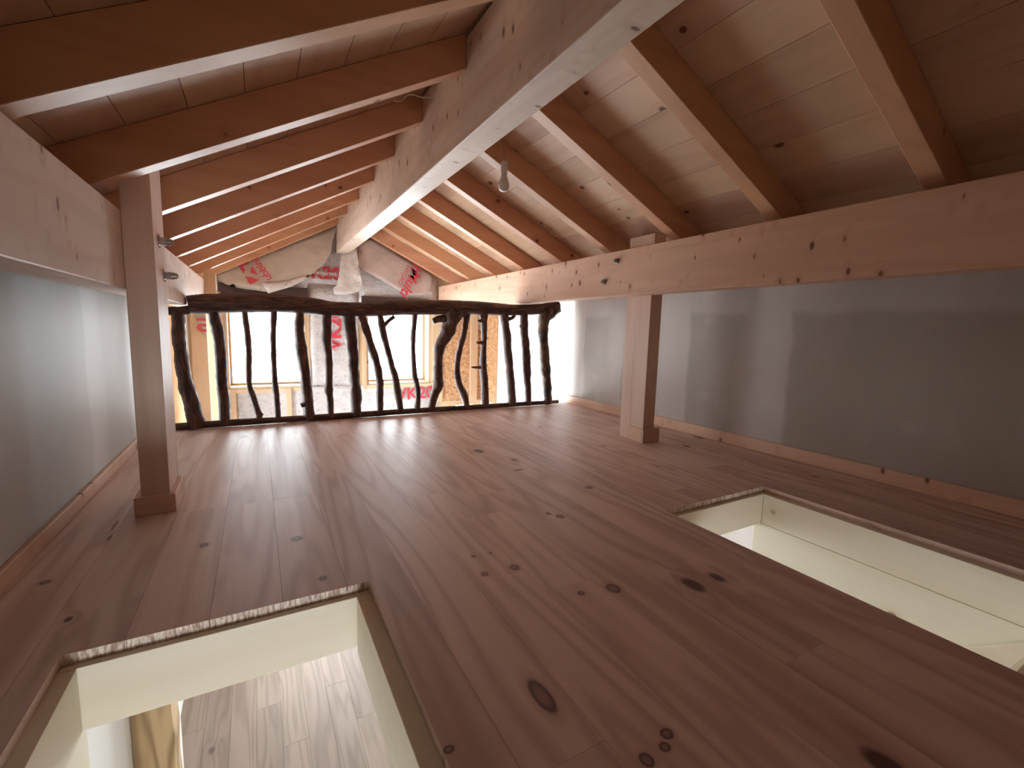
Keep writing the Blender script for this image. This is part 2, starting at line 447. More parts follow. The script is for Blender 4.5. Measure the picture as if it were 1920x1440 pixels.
# ------------------------------------------------------------------ the setting
T = 0.16
r = wall_with_holes(YB - T, YG + 0.3, ZF, 1.30, [LW])
tag(boxes('wall_left', [(XL - T, XL, a, b, c, d) for a, b, c, d in r], PLASTER_L), 'grey plasterboard knee wall along the left side', kind='structure')
r = wall_with_holes(YB - T, YG + 0.3, ZF, 1.28, [])
tag(boxes('wall_right', [(XR, XR + T, a, b, c, d) for a, b, c, d in r], PLASTER_R), 'patchily filled plasterboard knee wall along the right side', kind='structure')
r = wall_with_holes(XL - T, XR + T, ZF, 1.25, [BWL])
bk = [(a, b, YB - T, YB, c, d) for a, b, c, d in r]
V, Fc = [], []
for b in bk:
    k = len(V); V += bverts(b); Fc += [tuple(i + k for i in f) for f in BF]
def gable_prism(y0, y1):
    poly = [(XL - T, 1.25), (XR + T, 1.25), (XR + T, 1.30), (0.996, 2.30), (XL - T, 1.36)]
    n = len(poly)
    v = [(x, y0, z) for x, z in poly] + [(x, y1, z) for x, z in poly]
    f = [tuple(range(n)), tuple(range(2 * n - 1, n - 1, -1))] + [(i, (i + 1) % n, n + (i + 1) % n, n + i) for i in range(n)]
    return v, f
gv, gf = gable_prism(YB - T, YB); k = len(V); V += gv; Fc += [tuple(i + k for i in f) for f in gf]
tag(link_mesh('wall_back', V, Fc, BEAM_X), 'plain pine boarded wall behind the viewpoint', kind='structure')

r = wall_with_holes(XL - T, XR + T, ZF, 1.25, GW + GLOW)
V, Fc = [], []
for a, b, c, d in r:
    k = len(V); V += bverts((a, b, YG, YG + 0.28, c, d)); Fc += [tuple(i + k for i in f) for f in BF]
gv, gf = gable_prism(YG, YG + 0.28); k = len(V); V += gv; Fc += [tuple(i + k for i in f) for f in gf]
tag(link_mesh('wall_far', V, Fc, PALE_Z), 'unfinished timber gable wall with two windows beyond the railing', kind='structure')

# floor of the storey below, laminate planks laid lengthwise
low = boxes('floor', (XL - T, XR + T, YB - T, YG + 0.28, ZF - 0.14, ZF - 0.012), SUBFLOOR)
tag(low, 'grey oak laminate floor of the room below', kind='structure')
x = XL + 0.002; row = 0
while x < XR:
    x1 = min(x + 0.19, XR)
    y = YB + [0, -0.5, -0.9][row % 3]
    while y < YG:
        boxes('laminate_plank', (x + 0.0008, x1 - 0.0008, max(y, YB) + 0.0008, min(y + 1.38, YG) - 0.0008, ZF - 0.012, ZF), LAMINATE, low)
        y += 1.38
    x = x1; row += 1

# loft floor: slab with two hatch openings, pine boards on top
HL = (-0.436, 0.282, 0.22, 1.381)     # opening in the boards
HR = (1.600, 2.352, 0.26, 1.376)
SLAB_L = (-0.45, 0.296, 0.20, 1.40); SLAB_R = (1.585, 2.366, 0.24, 1.395)
def rect_sub(rect, h):
    a, b, c, d = rect; e, f, g, i = h
    if e >= b or f <= a or g >= d or i <= c: return [rect]
    out = []
    if c < g: out.append((a, b, c, g))
    if d > i: out.append((a, b, i, d))
    c2, d2 = max(c, g), min(d, i)
    if a < e: out.append((a, e, c2, d2))
    if b > f: out.append((f, b, c2, d2))
    return out
rects = [(XL, XR, YB, YE - 0.03)]
for h in (SLAB_L, SLAB_R): rects = [q for rr in rects for q in rect_sub(rr, h)]
loft = boxes('floor', [(a, b, c, d, -0.215, -0.028) for a, b, c, d in rects], CREAM_Y)
tag(loft, 'reddish pine plank floor of the loft with two hatch openings', kind='structure')
W = 0.178
k0 = math.floor((XL - 0.217) / W)
joints = {0: [2.26], -1: [2.26], 1: [2.60], -2: [0.9, 2.26], 2: [0.6, 3.4], 3: [2.02], -3: [3.1], -4: [1.2]}
k = k0
while 0.217 + W * k < XR:
    a, b = max(0.217 + W * k, XL + 0.006), min(0.217 + W * (k + 1), XR - 0.006)
    rr = random.Random(k * 13 + 5)
    js = joints.get(k + 1, sorted(rr.uniform(-0.8, 3.8) for _ in range(2)))
    ys = [YB + 0.004] + js + [YE]
    for c, d in zip(ys, ys[1:]):
        if d - c < 0.01: continue
        parts = [(a + 0.0004, b - 0.0004, c + 0.0003, d - 0.0003)]
        for h in (HL, HR): parts = [q for p_ in parts for q in rect_sub(p_, h)]
        parts = [q for q in parts if q[1] - q[0] > 0.004 and q[3] - q[2] > 0.01]
        if not parts: continue
        dz = rr.uniform(-0.0003, 0.0)
        fb = boxes('floor_board', [(*q, -0.028, dz) for q in parts], PINE_FLOOR, loft, origin=((a + b) / 2, (c + d) / 2, 0))
        fb.data.materials.append(END_GRAIN)
        for pg in fb.data.polygons:
            if abs(pg.normal.y) > 0.9: pg.material_index = 1
    k += 1
tag(boxes('trim_1', (XL + 0.002, XR - 0.002, YE - 0.028, YE - 0.002, -0.27, -0.03), BEAM_X), 'pine fascia board closing the loft floor edge under the railing', kind='structure')

# baseboards
def skirting(name, x0, x1, y0, y1, label, h=0.075):
    boxes_ = (x0, x1, y0, y1, 0.0005, h)
    tag(boxes(name, boxes_, BEAM_Y, bevel=0.003), label, kind='structure')
skirting('baseboard_left', XL + 0.001, XL + 0.019, YB + 0.01, YE - 0.01, 'low pine baseboard at the foot of the left plasterboard wall', 0.06)
skirting('baseboard_right', XR - 0.019, XR - 0.001, YB + 0.01, YE - 0.01, 'pine baseboard at the foot of the right plasterboard wall', 0.085)

# thicker white wall in the room below
tag(boxes('wall_left', (XL + 0.001, -0.60, YB, YE - 0.25, ZF + 0.001, -0.217), WHITE_PAINT), 'white wall of the room below seen through the left hatch', kind='structure')

# roof decking, boards running with the ridge
def deck(side):
    f = (lambda x: soffit_l(x) + RH) if side == 'l' else (lambda x: soffit_r(x) + RH)
    xa, xb = (XL - T, 0.996) if side == 'l' else (0.996, XR + T)
    parent = prism_y('ceiling', [(xa, f(xa) + 0.026), (xb, f(xb) + 0.026), (xb, f(xb) + 0.12), (xa, f(xa) + 0.12)], YB - T, YG + 0.28, UNDERLAY)
    tag(parent, 'board ceiling under the %s roof slope' % ('left' if side == 'l' else 'right'), kind='structure')
    w = 0.186 if side == 'l' else 0.20
    x0 = -0.38 - 3 * w if side == 'l' else 1.772 - 4 * w
    i = 0
    rr = random.Random(3 if side == 'l' else 4)
    while x0 + i * w < xb:
        a, b = max(x0 + i * w, xa) + 0.0012, min(x0 + (i + 1) * w, xb) - 0.0012
        if b - a > 0.01:
            js = [YB - T + 0.01, rr.uniform(0.2, 4.8), YG - 0.002]
            for c, d in zip(js, js[1:]):
                V = []
                for y in (c + 0.0008, d - 0.0008):
                    V += [(a, y, f(a)), (b, y, f(b)), (b, y, f(b) + 0.024), (a, y, f(a) + 0.024)]
                link_mesh('deck_board', V, [(0, 1, 2, 3), (7, 6, 5, 4), (0, 4, 5, 1), (1, 5, 6, 2), (2, 6, 7, 3), (3, 7, 4, 0)], DECK, parent)
        i += 1
deck('l'); deck('r')

# ------------------------------------------------------------------ windows
def window(name, axis, plane, u0, u1, z0, z1, depth, label, lining=True, frame=0.05, lin=0.085):
    """opening lined with boards, sash frame and pane set towards the outside. axis 'y': in the gable (u=x), 'x': in a side wall (u=y)"""
    sgn = 1 if depth > 0 else -1
    dd = abs(depth)
    def B(ua, ub, da, db, za, zb):
        p0, p1 = sorted((plane + sgn * da, plane + sgn * db))
        return (ua, ub, p0, p1, za, zb) if axis == 'y' else (p0, p1, ua, ub, za, zb)
    e = 0.001
    root = boxes(name, [B(u0 + e, u0 + 0.03, e, dd - e, z0 + e, z1 - e), B(u1 - 0.03, u1 - e, e, dd - e, z0 + e, z1 - e),
                        B(u0 + 0.031, u1 - 0.031, e, dd - e, z1 - 0.03, z1 - e)], PALE_Z)
    tag(root, label, kind='structure')
    boxes('window_sill', B(u0 + 0.031, u1 - 0.031, -0.012, dd - e, z0 + e, z0 + 0.028), PALE_X, root, bevel=0.002)
    d0, d1 = dd * 0.72, dd * 0.72 + 0.05
    ua, ub, za, zb = u0 + 0.031, u1 - 0.031, z0 + 0.029, z1 - 0.031
    fw = frame
    sash = boxes('window_sash', [B(ua, ua + fw, d0, d1, za, zb), B(ub - fw, ub, d0, d1, za, zb), B(ua + fw, ub - fw, d0, d1, za, za + fw), B(ua + fw, ub - fw, d0, d1, zb - fw, zb)], PALE_Z, root)
    boxes('pane', B(ua + fw, ub - fw, d0 + 0.02, d0 + 0.026, za + fw, zb - fw), GLASS, sash)
    if lining:   # flat trim boards round the opening on the room side
        boxes('trim_board', B(u0 - lin, u0 - e, -0.022, -e, z0 - 0.05, z1), PALE_Z, root, bevel=0.002)
        boxes('trim_board', B(u1 + e, u1 + lin, -0.022, -e, z0 - 0.05, z1), PALE_Z, root, bevel=0.002)
        boxes('trim_board', B(u0, u1, -0.024, -e, z0 - 0.05, z0 - e), PALE_X, root, bevel=0.002)
    c = ((u0 + u1) / 2, (z0 + z1) / 2)
    off = plane + sgn * (dd + 0.02)
    if axis == 'y': portal((c[0], off, c[1]), (0, -sgn, 0), u1 - u0, z1 - z0)
    else: portal((off, c[0], c[1]), (-sgn, 0, 0), u1 - u0, z1 - z0)
    return root
window('window_1', 'y', YG, *GW[0], 0.28, 'bright pine framed gable window on the left behind the railing', frame=0.022, lin=0.03)
window('window_2', 'y', YG, *GW[1], 0.28, 'bright pine framed gable window on the right behind the railing', frame=0.022, lin=0.05)
window('window_3', 'x', XL, *LW, -T, 'tall bright window in the left wall past the railing', lining=False, frame=0.04)
window('window_4', 'y', YG, *GLOW[0], 0.28, 'narrow lower window at the left end of the gable', lining=False)
window('window_5', 'y', YG, *GLOW[1], 0.28, 'wide unseen glazed door low in the gable', lining=False)  # unseen door, widened to send more light up to the roof
window('window_6', 'y', YG, *GLOW[2], 0.28, 'narrow lower window at the right end of the gable', lining=False)

window('window_7', 'y', YB, *BWL, -T, 'unseen window of the room below in the back wall', lining=False)  # unseen window, sized to brighten the left hatch from below

# ------------------------------------------------------------------ roof timbers
rb = boxes('ridge_beam', (RX0, RX1, YB + 0.005, YG - 0.004, 1.727, 2.19), PALE_BEAM_Y, bevel=0.006)
tag(rb, 'massive pale ridge beam running under the roof peak', 'beam')

ORD = ['first', 'second', 'third', 'fourth', 'fifth', 'sixth', 'seventh', 'eighth', 'ninth', 'tenth', 'eleventh', 'twelfth']
def rafters(side):
    f = soffit_l if side == 'l' else soffit_r
    xa, xb = (XL + 0.002, RX0 - 0.001) if side == 'l' else (RX1 + 0.001, XR - 0.002)
    y8 = 6.13 if side == 'l' else 6.08
    g = 'rafters of the %s roof slope' % ('left' if side == 'l' else 'right')
    for i in range(11):
        y = y8 - 0.66 * i
        if y < YB: break
        cs = 0.5 * (f(xa) + f(xb))
        o = prism_y('rafter', [(xa, f(xa)), (xb, f(xb)), (xb, f(xb) + RH - 0.001), (xa, f(xa) + RH - 0.001)], y, y + 0.08, RAFTER, bevel=0.003)
        tag(o, 'spruce rafter of the %s roof slope, %s counting from the gable' % ('left' if side == 'l' else 'right', ORD[i]), 'rafter', g)
rafters('l'); rafters('r')

def bolt(parent, p, axis, r=0.011, length=0.03):
    """hexagon nut on a washer, sticking out along axis (+x or -x)"""
    sx = 1 if axis == '+x' else -1
    def cyl(r, a, b, n):
        V = [(p[0] + sx * d, p[1] + r * math.cos(2 * math.pi * k / n), p[2] + r * math.sin(2 * math.pi * k / n)) for d in (a, b) for k in range(n)]
        Fc = [tuple(range(n)), tuple(range(2 * n - 1, n - 1, -1))] + [(k, (k + 1) % n, n + (k + 1) % n, n + k) for k in range(n)]
        return V, Fc
    V, Fc = join(cyl(r * 1.55, 0.0003, 0.003, 18), cyl(r, 0.003, 0.5 * length, 6), cyl(r * 0.86, 0.5 * length, 0.74 * length, 14), cyl(r * 0.72, 0.74 * length, 0.9 * length, 14), cyl(r * 0.45, 0.9 * length, length, 14))
    o = link_mesh('bolt', V, Fc, STEEL, parent); o['label'] = 'zinc plated bolt end with nut'

# purlins
pl = boxes('purlin', (-0.575, -0.4405, YB + 0.005, 5.70, 0.918, 1.218), PALE_BEAM_Y, bevel=0.005)
tag(pl, 'pale knotty purlin along the left wall behind the post', 'beam')
pr = boxes('purlin', (2.33, 2.449, YB + 0.005, YG - 0.03, 1.071, 1.396), BEAM_Y, bevel=0.005)
tag(pr, 'long pine purlin with two bolts on the right side', 'beam')
bolt(pr, (2.33, 2.60, 1.325), '-x', 0.017, 0.034); bolt(pr, (2.33, 2.73, 1.185), '-x', 0.017, 0.034)

# posts with plinth boards
lp = empty('post', (-0.39, 2.43, 0)); tag(lp, 'square pine post standing at the left with two bolts near its top', 'post')
boxes('shaft', (-0.44, -0.343, 2.305, 2.55, 0.0005, soffit_l(-0.44) + RH - 0.004), BEAM_Z, lp, bevel=0.004)
boxes('plinth_board', (-0.461, -0.322, 2.284, 2.3045, 0.0005, 0.078), BEAM_X, lp, bevel=0.002)
boxes('plinth_board', (-0.461, -0.4405, 2.3055, 2.55, 0.0005, 0.078), BEAM_Y, lp, bevel=0.002)
boxes('plinth_board', (-0.3425, -0.322, 2.3055, 2.55, 0.0005, 0.078), BEAM_Y, lp, bevel=0.002)
bolt(lp, (-0.343, 2.42, 1.128), '+x', 0.018, 0.05); bolt(lp, (-0.343, 2.50, 0.995), '+x', 0.018, 0.05)

rp = empty('post', (2.505, 2.48, 0)); tag(rp, 'pine post behind the right purlin in front of the plasterboard wall', 'post')
boxes('shaft', (2.45, 2.56, 2.36, 2.50, 0.0005, 1.50), BEAM_Z, rp, bevel=0.003)
boxes('shaft', (2.452, 2.56, 2.501, 2.605, 0.0005, 1.50), BEAM_Z, rp, bevel=0.003)
boxes('plinth_board', (2.432, 2.60, 2.339, 2.3595, 0.0005, 0.105), BEAM_X, rp, bevel=0.002)
boxes('plinth_board', (2.432, 2.4495, 2.3605, 2.50, 0.0005, 0.105), BEAM_Y, rp, bevel=0.002)

fp = empty('post', (-0.385, 5.60, ZF)); tag(fp, 'tall pine post at the far left beyond the railing', 'post')
boxes('shaft', (-0.4395, -0.343, 5.52, 5.66, ZF + 0.0005, soffit_l(-0.44) - 0.004), PALE_Z, fp, bevel=0.003)
bolt(fp, (-0.343, 5.60, 1.10), '+x', 0.012, 0.03)

# ------------------------------------------------------------------ railing of natural branches
YRAIL = 4.05
rail = empty('branch_railing', (1.2, YRAIL, 0)); tag(rail, 'rustic railing of dark crooked branches along the loft edge', 'railing')
def A(x, y): return (300 + x / 3.6, 420 + y / 3.6)
def Bz(x, y): return (660 + x / 3.6, 420 + y / 3.6)
def path(conv, pts, dy=0.0, yj=0.012, seed=0):
    P, R = [], []
    rr = random.Random(seed)
    for x, y, w in pts:
        px, py = conv(x, y)
        Y = YRAIL + dy + rr.uniform(-yj, yj)
        hw = 1.08 * w / 3.6 / 2
        P.append(at(px, py, Y))
        R.append((at(px + hw, py, Y) - at(px - hw, py, Y)).length / 2)
    return P, R
def branch(parts, mat=None, seed=0):
    data = []
    for i, (conv, pts) in enumerate(parts):
        P, R = path(conv, pts, seed=seed * 10 + i, yj=0.012 if i == 0 else 0.006)
        if i == 0:
            P[0] = P[0] + Vector((0, 0, 0.05)); P[-1].z = 0.012; 
        data.append(tube_data(P, R, 12, 0.11, 8, seed + i))
    V, Fc = join(*data)
    return link_mesh('baluster', V, Fc, mat or BARK_Z, rail, smooth=True)
bal = [
 [(A, [(120,615,88),(130,760,95),(145,900,95),(175,1080,100),(215,1220,108),(258,1375,108)])],
 [(A, [(358,610,75),(385,720,80),(410,850,75),(415,1000,72),(425,1150,75),(437,1350,75)])],
 [(A, [(566,595,42),(590,740,42),(600,900,42),(600,1070,40),(630,1170,44),(662,1270,44),(675,1330,44)]), (A, [(672,1275,30),(692,1290,20)])],
 [(A, [(775,595,44),(763,740,38),(767,900,38),(775,1060,40),(790,1200,38),(800,1320,38)])],
 [(A, [(945,605,55),(942,740,66),(960,880,75),(985,1050,68),(995,1180,76),(1005,1310,72)]), (A, [(1000,1205,60),(950,1225,34)]), (A, [(1000,1225,60),(1035,1225,30)])],
 [(A, [(1130,615,60),(1126,770,64),(1138,900,52),(1140,1060,46),(1140,1115,56),(1147,1180,44),(1158,1290,36)]), (A, [(1115,765,34),(1095,770,18)])],
 [(A, [(1272,620,74),(1290,780,76),(1305,900,68),(1315,1050,64),(1322,1140,70),(1322,1280,62)]), (A, [(1335,1130,44),(1357,1130,30)])],
 [(Bz, [(55,625,52),(110,760,50),(155,900,48),(185,1030,46),(188,1140,46),(190,1260,40)])],
 [(Bz, [(180,620,30),(205,700,45),(235,830,38),(270,960,40),(300,1080,45),(330,1255,38)]), (Bz, [(208,700,28),(240,660,24),(285,625,24)])],
 [(Bz, [(430,605,42),(415,720,32),(413,860,32),(422,1010,35),(445,1130,32),(440,1250,38)])],
 [(Bz, [(690,610,112),(655,700,84),(592,830,62),(580,950,56),(583,1080,62),(558,1150,52),(530,1245,40)]), (Bz, [(660,640,60),(600,640,46),(545,655,30)]), (Bz, [(600,1080,40),(612,1085,18)])],
 [(Bz, [(782,600,42),(760,720,34),(725,860,35),(710,960,32),(716,1060,38),(755,1150,42),(780,1220,34)]), (Bz, [(700,612,40),(780,604,36)])],
 [(Bz, [(905,595,36),(892,660,38),(890,780,32),(886,880,34),(885,960,40),(895,1080,46),(900,1215,44)]),
  (Bz, [(890,650,26),(865,655,18),(848,652,10)]), (Bz, [(885,625,26),(866,628,18)]), (Bz, [(885,802,26),(860,802,16),(838,800,9)]), (Bz, [(880,968,28),(845,968,14),(806,967,8)]), (Bz, [(895,770,24),(912,772,14)]), (Bz, [(890,955,24),(910,955,14)])],
 [(Bz, [(1020,605,50),(1040,720,46),(1050,850,46),(1065,1000,44),(1075,1120,46),(1080,1205,46)]), (Bz, [(1045,645,26),(1080,635,20),(1104,612,12)])],
 [(Bz, [(1158,605,42),(1163,720,44),(1175,860,42),(1178,980,46),(1188,1100,34),(1190,1200,36)]), (Bz, [(1150,690,24),(1134,690,14)]), (Bz, [(1165,985,26),(1157,990,14)])],
 [(Bz, [(1308,600,76),(1292,680,56),(1295,800,50),(1305,950,54),(1315,1080,46),(1325,1195,44)]), (Bz, [(1310,640,44),(1350,600,50),(1385,565,50)])],
]
for i, b in enumerate(bal):
    o = branch(b, BARK_PALE if i == 15 else BARK_Z, i)
    if i == 10: o['label'] = 'thickest forked branch with a broken side stub'
    if i == 12: o['label'] = 'thorny branch with short side spikes'
    if i == 15: o['label'] = 'end branch with pale peeled bark'
def rail_tube(pts, seed):
    P, R = [], []
    for i, (c, x, y, h) in enumerate(pts):
        px, py = c(x, y)
        P.append(at(px, py, YRAIL + 0.008 * math.sin(i * 1.7)))
        hh = h / 3.6 / 2
        R.append((at(px, py + hh, YRAIL) - at(px, py - hh, YRAIL)).length / 2)
    return tube_data(P, R, 16, 0.03, 8, seed)
# the log is notched to a thinner tongue that passes under the left purlin
tongue = rail_tube([(A, 35, 588, 56), (A, 120, 587, 58), (A, 200, 580, 60)], 1.3)
log = rail_tube([(A, x, y, h) for x, y, h in ((187,545,122),(280,540,132),(400,536,132),(600,533,128),(800,535,126),(1000,552,116),(1200,576,100),(1400,578,98))] +
                [(Bz, x, y, h) for x, y, h in ((120,574,108),(300,566,104),(500,563,100),(750,563,94),(950,573,86),(1060,580,76),(1120,580,74),(1250,574,74),(1340,561,68),(1395,548,56))], 3.3)
V, Fc = join(tongue, log)
link_mesh('handrail', V, Fc, BARK_X, rail, smooth=True)['label'] = 'thick dark peeled log as handrail'
P = [at(px, py, YRAIL) for px, py in ((322, 810), (430, 800), (600, 788), (760, 777), (900, 766), (1046, 755))]
for i, p in enumerate(P): p.z = 0.026 + 0.002 * (i % 2)
V, Fc = tube_data(P, [0.026, 0.027, 0.026, 0.026, 0.025, 0.020], 12, 0.03, 6, 8.1)
link_mesh('bottom_rail', V, Fc, BARK_X, rail, smooth=True)['label'] = 'dark pole lying along the floor edge'

# ------------------------------------------------------------------ hatches
lh = empty('hatch_frame', (-0.08, 0.8, -0.20)); tag(lh, 'pale spruce frame lining the left floor hatch', 'hatch frame')
boxes('frame_board', (-0.4365, 0.2825, 1.359, 1.3985, -0.195, -0.0285), CREAM_X, lh, bevel=0.002)
boxes('frame_board', (-0.4365, 0.2825, 0.2025, 0.2425, -0.195, -0.0285), CREAM_X, lh, bevel=0.002)
boxes('frame_board', (-0.448, -0.402, 0.244, 1.3575, -0.195, -0.0285), CREAM_Y, lh, bevel=0.002)
boxes('frame_board', (0.240, 0.294, 0.244, 1.3575, -0.215, -0.0285), CREAM_Y, lh, bevel=0.002)
lower = boxes('lining_board', (-0.470, -0.415, 0.21, 1.43, -0.46, -0.2165), CREAM_Y, lh, bevel=0.002)
rh = empty('hatch_frame', (1.98, 0.8, -0.20)); tag(rh, 'pale spruce frame lining the long right floor hatch', 'hatch frame')
boxes('frame_board', (1.5865, 2.3645, 1.353, 1.3935, -0.19, -0.0285), CREAM_X, rh, bevel=0.002)
boxes('frame_board', (1.5865, 2.3645, 0.2415, 0.2815, -0.19, -0.0285), CREAM_X, rh, bevel=0.002)
boxes('frame_board', (2.319, 2.3645, 0.283, 1.3515, -0.19, -0.0285), CREAM_Y, rh, bevel=0.002)
boxes('frame_board', (1.5865, 1.634, 0.283, 1.3515, -0.19, -0.0285), CREAM_Y, rh, bevel=0.002)
boxes('lining_board', (2.321, 2.3645, 0.243, 1.3925, -0.60, -0.1925), CREAM_Y, rh, bevel=0.002)
prism_x('lining_board', [(0.70, -0.487), (0.34, -0.206), (0.41, -0.36), (0.60, -0.75), (0.95, -0.75)], 2.296, 2.3205, CREAM_Y, rh, bevel=0.002)

# timber post of the room below, seen through the left hatch
V, Fc = [], []
n = 26
for i in range(n + 1):
    z = ZF + 0.001 + (-0.217 - ZF - 0.002) * i / n
    a = 0.006 * mnoise.noise(Vector((0.3, 1.7, z * 4))); b = 0.012 * mnoise.noise(Vector((5.3, 2.7, z * 5)))
    ring = [(-0.597 , 2.60 + a), (-0.50, 2.597), (-0.434 + b, 2.60 + a), (-0.430 + b, 2.68), (-0.434 + b, 2.76), (-0.597, 2.76)]
    V += [(x_, y_, z) for x_, y_ in ring]
m = 6
for i in range(n):
    for k in range(m): Fc.append((i * m + k, i * m + (k + 1) % m, (i + 1) * m + (k + 1) % m, (i + 1) * m + k))
Fc.append(tuple(range(m))); Fc.append(tuple(range(len(V) - 1, len(V) - m - 1, -1)))
tp = link_mesh('timber_post', V, Fc, OLD_Z)
tag(tp, 'weathered old timber post in the room below, seen through the left hatch', 'post')

# ------------------------------------------------------------------ light bulb on a cord
lb = empty('hanging_bulb', (1.214, 2.3, 1.555)); tag(lb, 'unlit light bulb in a white socket hanging from the ridge', 'light bulb')
V, Fc = lathe([(0.002, 0.0), (0.014, 0.002), (0.024, 0.010), (0.0295, 0.022), (0.0305, 0.034), (0.0285, 0.048)], (1.214, 2.3, 1.555), 24)
link_mesh('bulb_dome', V, Fc, BULB, lb, smooth=True)
V, Fc = lathe([(0.0285, 0.048), (0.022, 0.066), (0.0175, 0.082), (0.0165, 0.090)], (1.214, 2.3, 1.555), 24)
link_mesh('bulb_neck', V, Fc, PLASTIC, lb, smooth=True)
V, Fc = lathe([(0.0175, 0.091), (0.0180, 0.093), (0.0185, 0.150), (0.016, 0.158), (0.005, 0.160)], (1.214, 2.3, 1.555), 24)
link_mesh('socket', V, Fc, PLASTIC, lb, smooth=True)
V, Fc = tube_data([(1.214, 2.3, 1.715), (1.210, 2.3, 1.76), (1.195, 2.303, 1.82), (1.17, 2.31, 1.90), (1.12, 2.32, 2.0), (1.082, 2.32, 2.02)], [0.0028] * 6, 6, 0.0)
link_mesh('cord', V, Fc, CORD, lb, smooth=True)
V, Fc = tube_data([(0.69, 2.62, 2.035), (0.70, 2.62, 2.022), (0.735, 2.62, 2.03), (0.78, 2.62, 2.075), (0.86, 2.63, 2.085), (0.925, 2.63, 2.10)], [0.0025] * 6, 6, 0.0)
tag(link_mesh('cable', V, Fc, PLASTIC, None, smooth=True), 'thin loose white wire hanging between the left rafters', 'cable')

# ------------------------------------------------------------------ gable wall: foil, boards, membranes and prints
def sheet(name, pts, Y, mat, label, cat, amp=0.012, freq=5.0, group=None, cuts=5, thick=0.002):
    """loose sheet: outline points (x, z) with its own sag and folds"""
    bm = bmesh.new()
    vs_ = [bm.verts.new((x, Y, z)) for x, z in pts]
    f = bm.faces.new(vs_)
    bmesh.ops.triangulate(bm, faces=[f])
    for _ in range(3):
        es = [e for e in bm.edges if e.calc_length() > 0.10]
        if es: bmesh.ops.subdivide_edges(bm, edges=es, cuts=1)
        bmesh.ops.triangulate(bm, faces=[q for q in bm.faces if len(q.verts) > 3])
    for v in bm.verts:
        p = v.co
        v.co.y = Y - abs(amp * 1.3 * mnoise.noise(Vector((p.x * freq, 3.1 + Y, p.z * freq)))) - amp * 0.5 * abs(mnoise.noise(Vector((p.x * freq * 2.7, 9.1, p.z * freq * 2.7))))
    verts = [v.co.copy() for v in bm.verts]; bm.verts.index_update()
    faces = [tuple(v.index for v in q.verts) for q in bm.faces]
    bm.free()
    o = link_mesh(name, verts, faces, mat, None, smooth=True)
    md = o.modifiers.new('thickness', 'SOLIDIFY'); md.thickness = thick
    tag(o, label, cat, group)
    return o

def G(px, py, Y=YG):
    p = at(px, py, Y); return (p.x, p.z)

def lettering(text, parent, px, py, size, ang, Y, mat, bold=0.0, shear=0.0, xscale=1.0):
    cu = bpy.data.curves.new('print', 'FONT'); cu.body = text; cu.size = size; cu.offset = bold; cu.shear = shear
    cu.align_x = 'CENTER'; cu.align_y = 'CENTER'
    t = bpy.data.objects.new('print', cu)
    col.objects.link(t)
    dg = bpy.context.evaluated_depsgraph_get()
    me = bpy.data.meshes.new_from_object(t.evaluated_get(dg))
    col.objects.unlink(t); bpy.data.objects.remove(t)
    c = at(px, py, Y)
    ca, sa = math.cos(math.radians(ang)), math.sin(math.radians(ang))
    vs_ = []
    for v in me.vertices:
        x, z = v.co.x * xscale, v.co.y
        vs_.append((c.x + x * ca - z * sa, Y, c.z + x * sa + z * ca))
    fs = [tuple(p.vertices) for p in me.polygons]
    bpy.data.meshes.remove(me)
    o = link_mesh('print', vs_, fs, mat, parent)
    o['label'] = 'red printed lettering reading %s' % text
    return o

# foil behind everything
yf = YG - 0.006
s_top = sheet('vapour_barrier', [(XL + 0.05, 1.075), (0.60, 1.075), (0.60, 1.30), (1.20, 1.30), (1.20, 1.075), (2.32, 1.075), (2.32, 1.50), (1.08, soffit_r(1.08) - 0.02), (0.92, soffit_l(0.92) - 0.02), (XL + 0.05, soffit_l(XL + 0.05) - 0.01)],
              yf, FOIL, 'dotted foil sheet filling the gable peak under the roof', 'foil sheet', 0.006, 6.0)
lettering('VK20', s_top, 601, 512, 0.215, 0, YG - 0.030, RED, 0.008)
lettering('VAPOR BARRIER', s_top, 603, 513, 0.052, 0, YG - 0.032, CRUMPLE, 0.003)
lettering('O', s_top, 579, 515, 0.13, 0, YG - 0.030, RED_PALE, -0.002)
s_mid = sheet('vapour_barrier', [(0.592, 0.0), (1.20, 0.0), (1.20, 1.32), (0.592, 1.32)], yf - 0.004, FOIL, 'dotted foil strip between the two gable windows', 'foil sheet', 0.012, 5.0)
lettering('VK20', s_mid, 628, 618, 0.235, 90, YG - 0.036, RED, 0.008)
lettering('O', s_mid, 629, 650, 0.15, 90, YG - 0.036, RED_PALE, -0.003)
s_low = sheet('vapour_barrier', [(-0.34, -0.44), (2.34, -0.44), (2.34, -0.005), (-0.34, -0.005)], yf - 0.002, FOIL, 'crinkled silvery foil band below the gable windows', 'foil sheet', 0.016, 6.0)
lettering('VK20', s_low, 779, 738, 0.25, 2, YG - 0.040, RED, 0.004)
lettering('O', s_low, 752, 741, 0.16, 0, YG - 0.040, RED_PALE, -0.003)

# dark lintels / shutter boxes above the windows, recess shade put into their colour
tag(boxes('lintel', (-0.375, 0.575, YG - 0.07, YG - 0.03, 1.062, 1.255), DARK_X, bevel=0.004), 'dark brown rough lintel board above the left gable window', 'lintel')
tag(boxes('lintel', (1.24, 2.20, YG - 0.07, YG - 0.03, 1.115, 1.20), DARK_X, bevel=0.004), 'dark brown lintel board above the right gable window', 'lintel')
tag(boxes('shutter_box', (1.235, 2.20, YG - 0.09, YG - 0.03, 1.062, 1.113), SHUTTER, bevel=0.004), 'slim black shutter housing over the right gable window', 'shutter box')

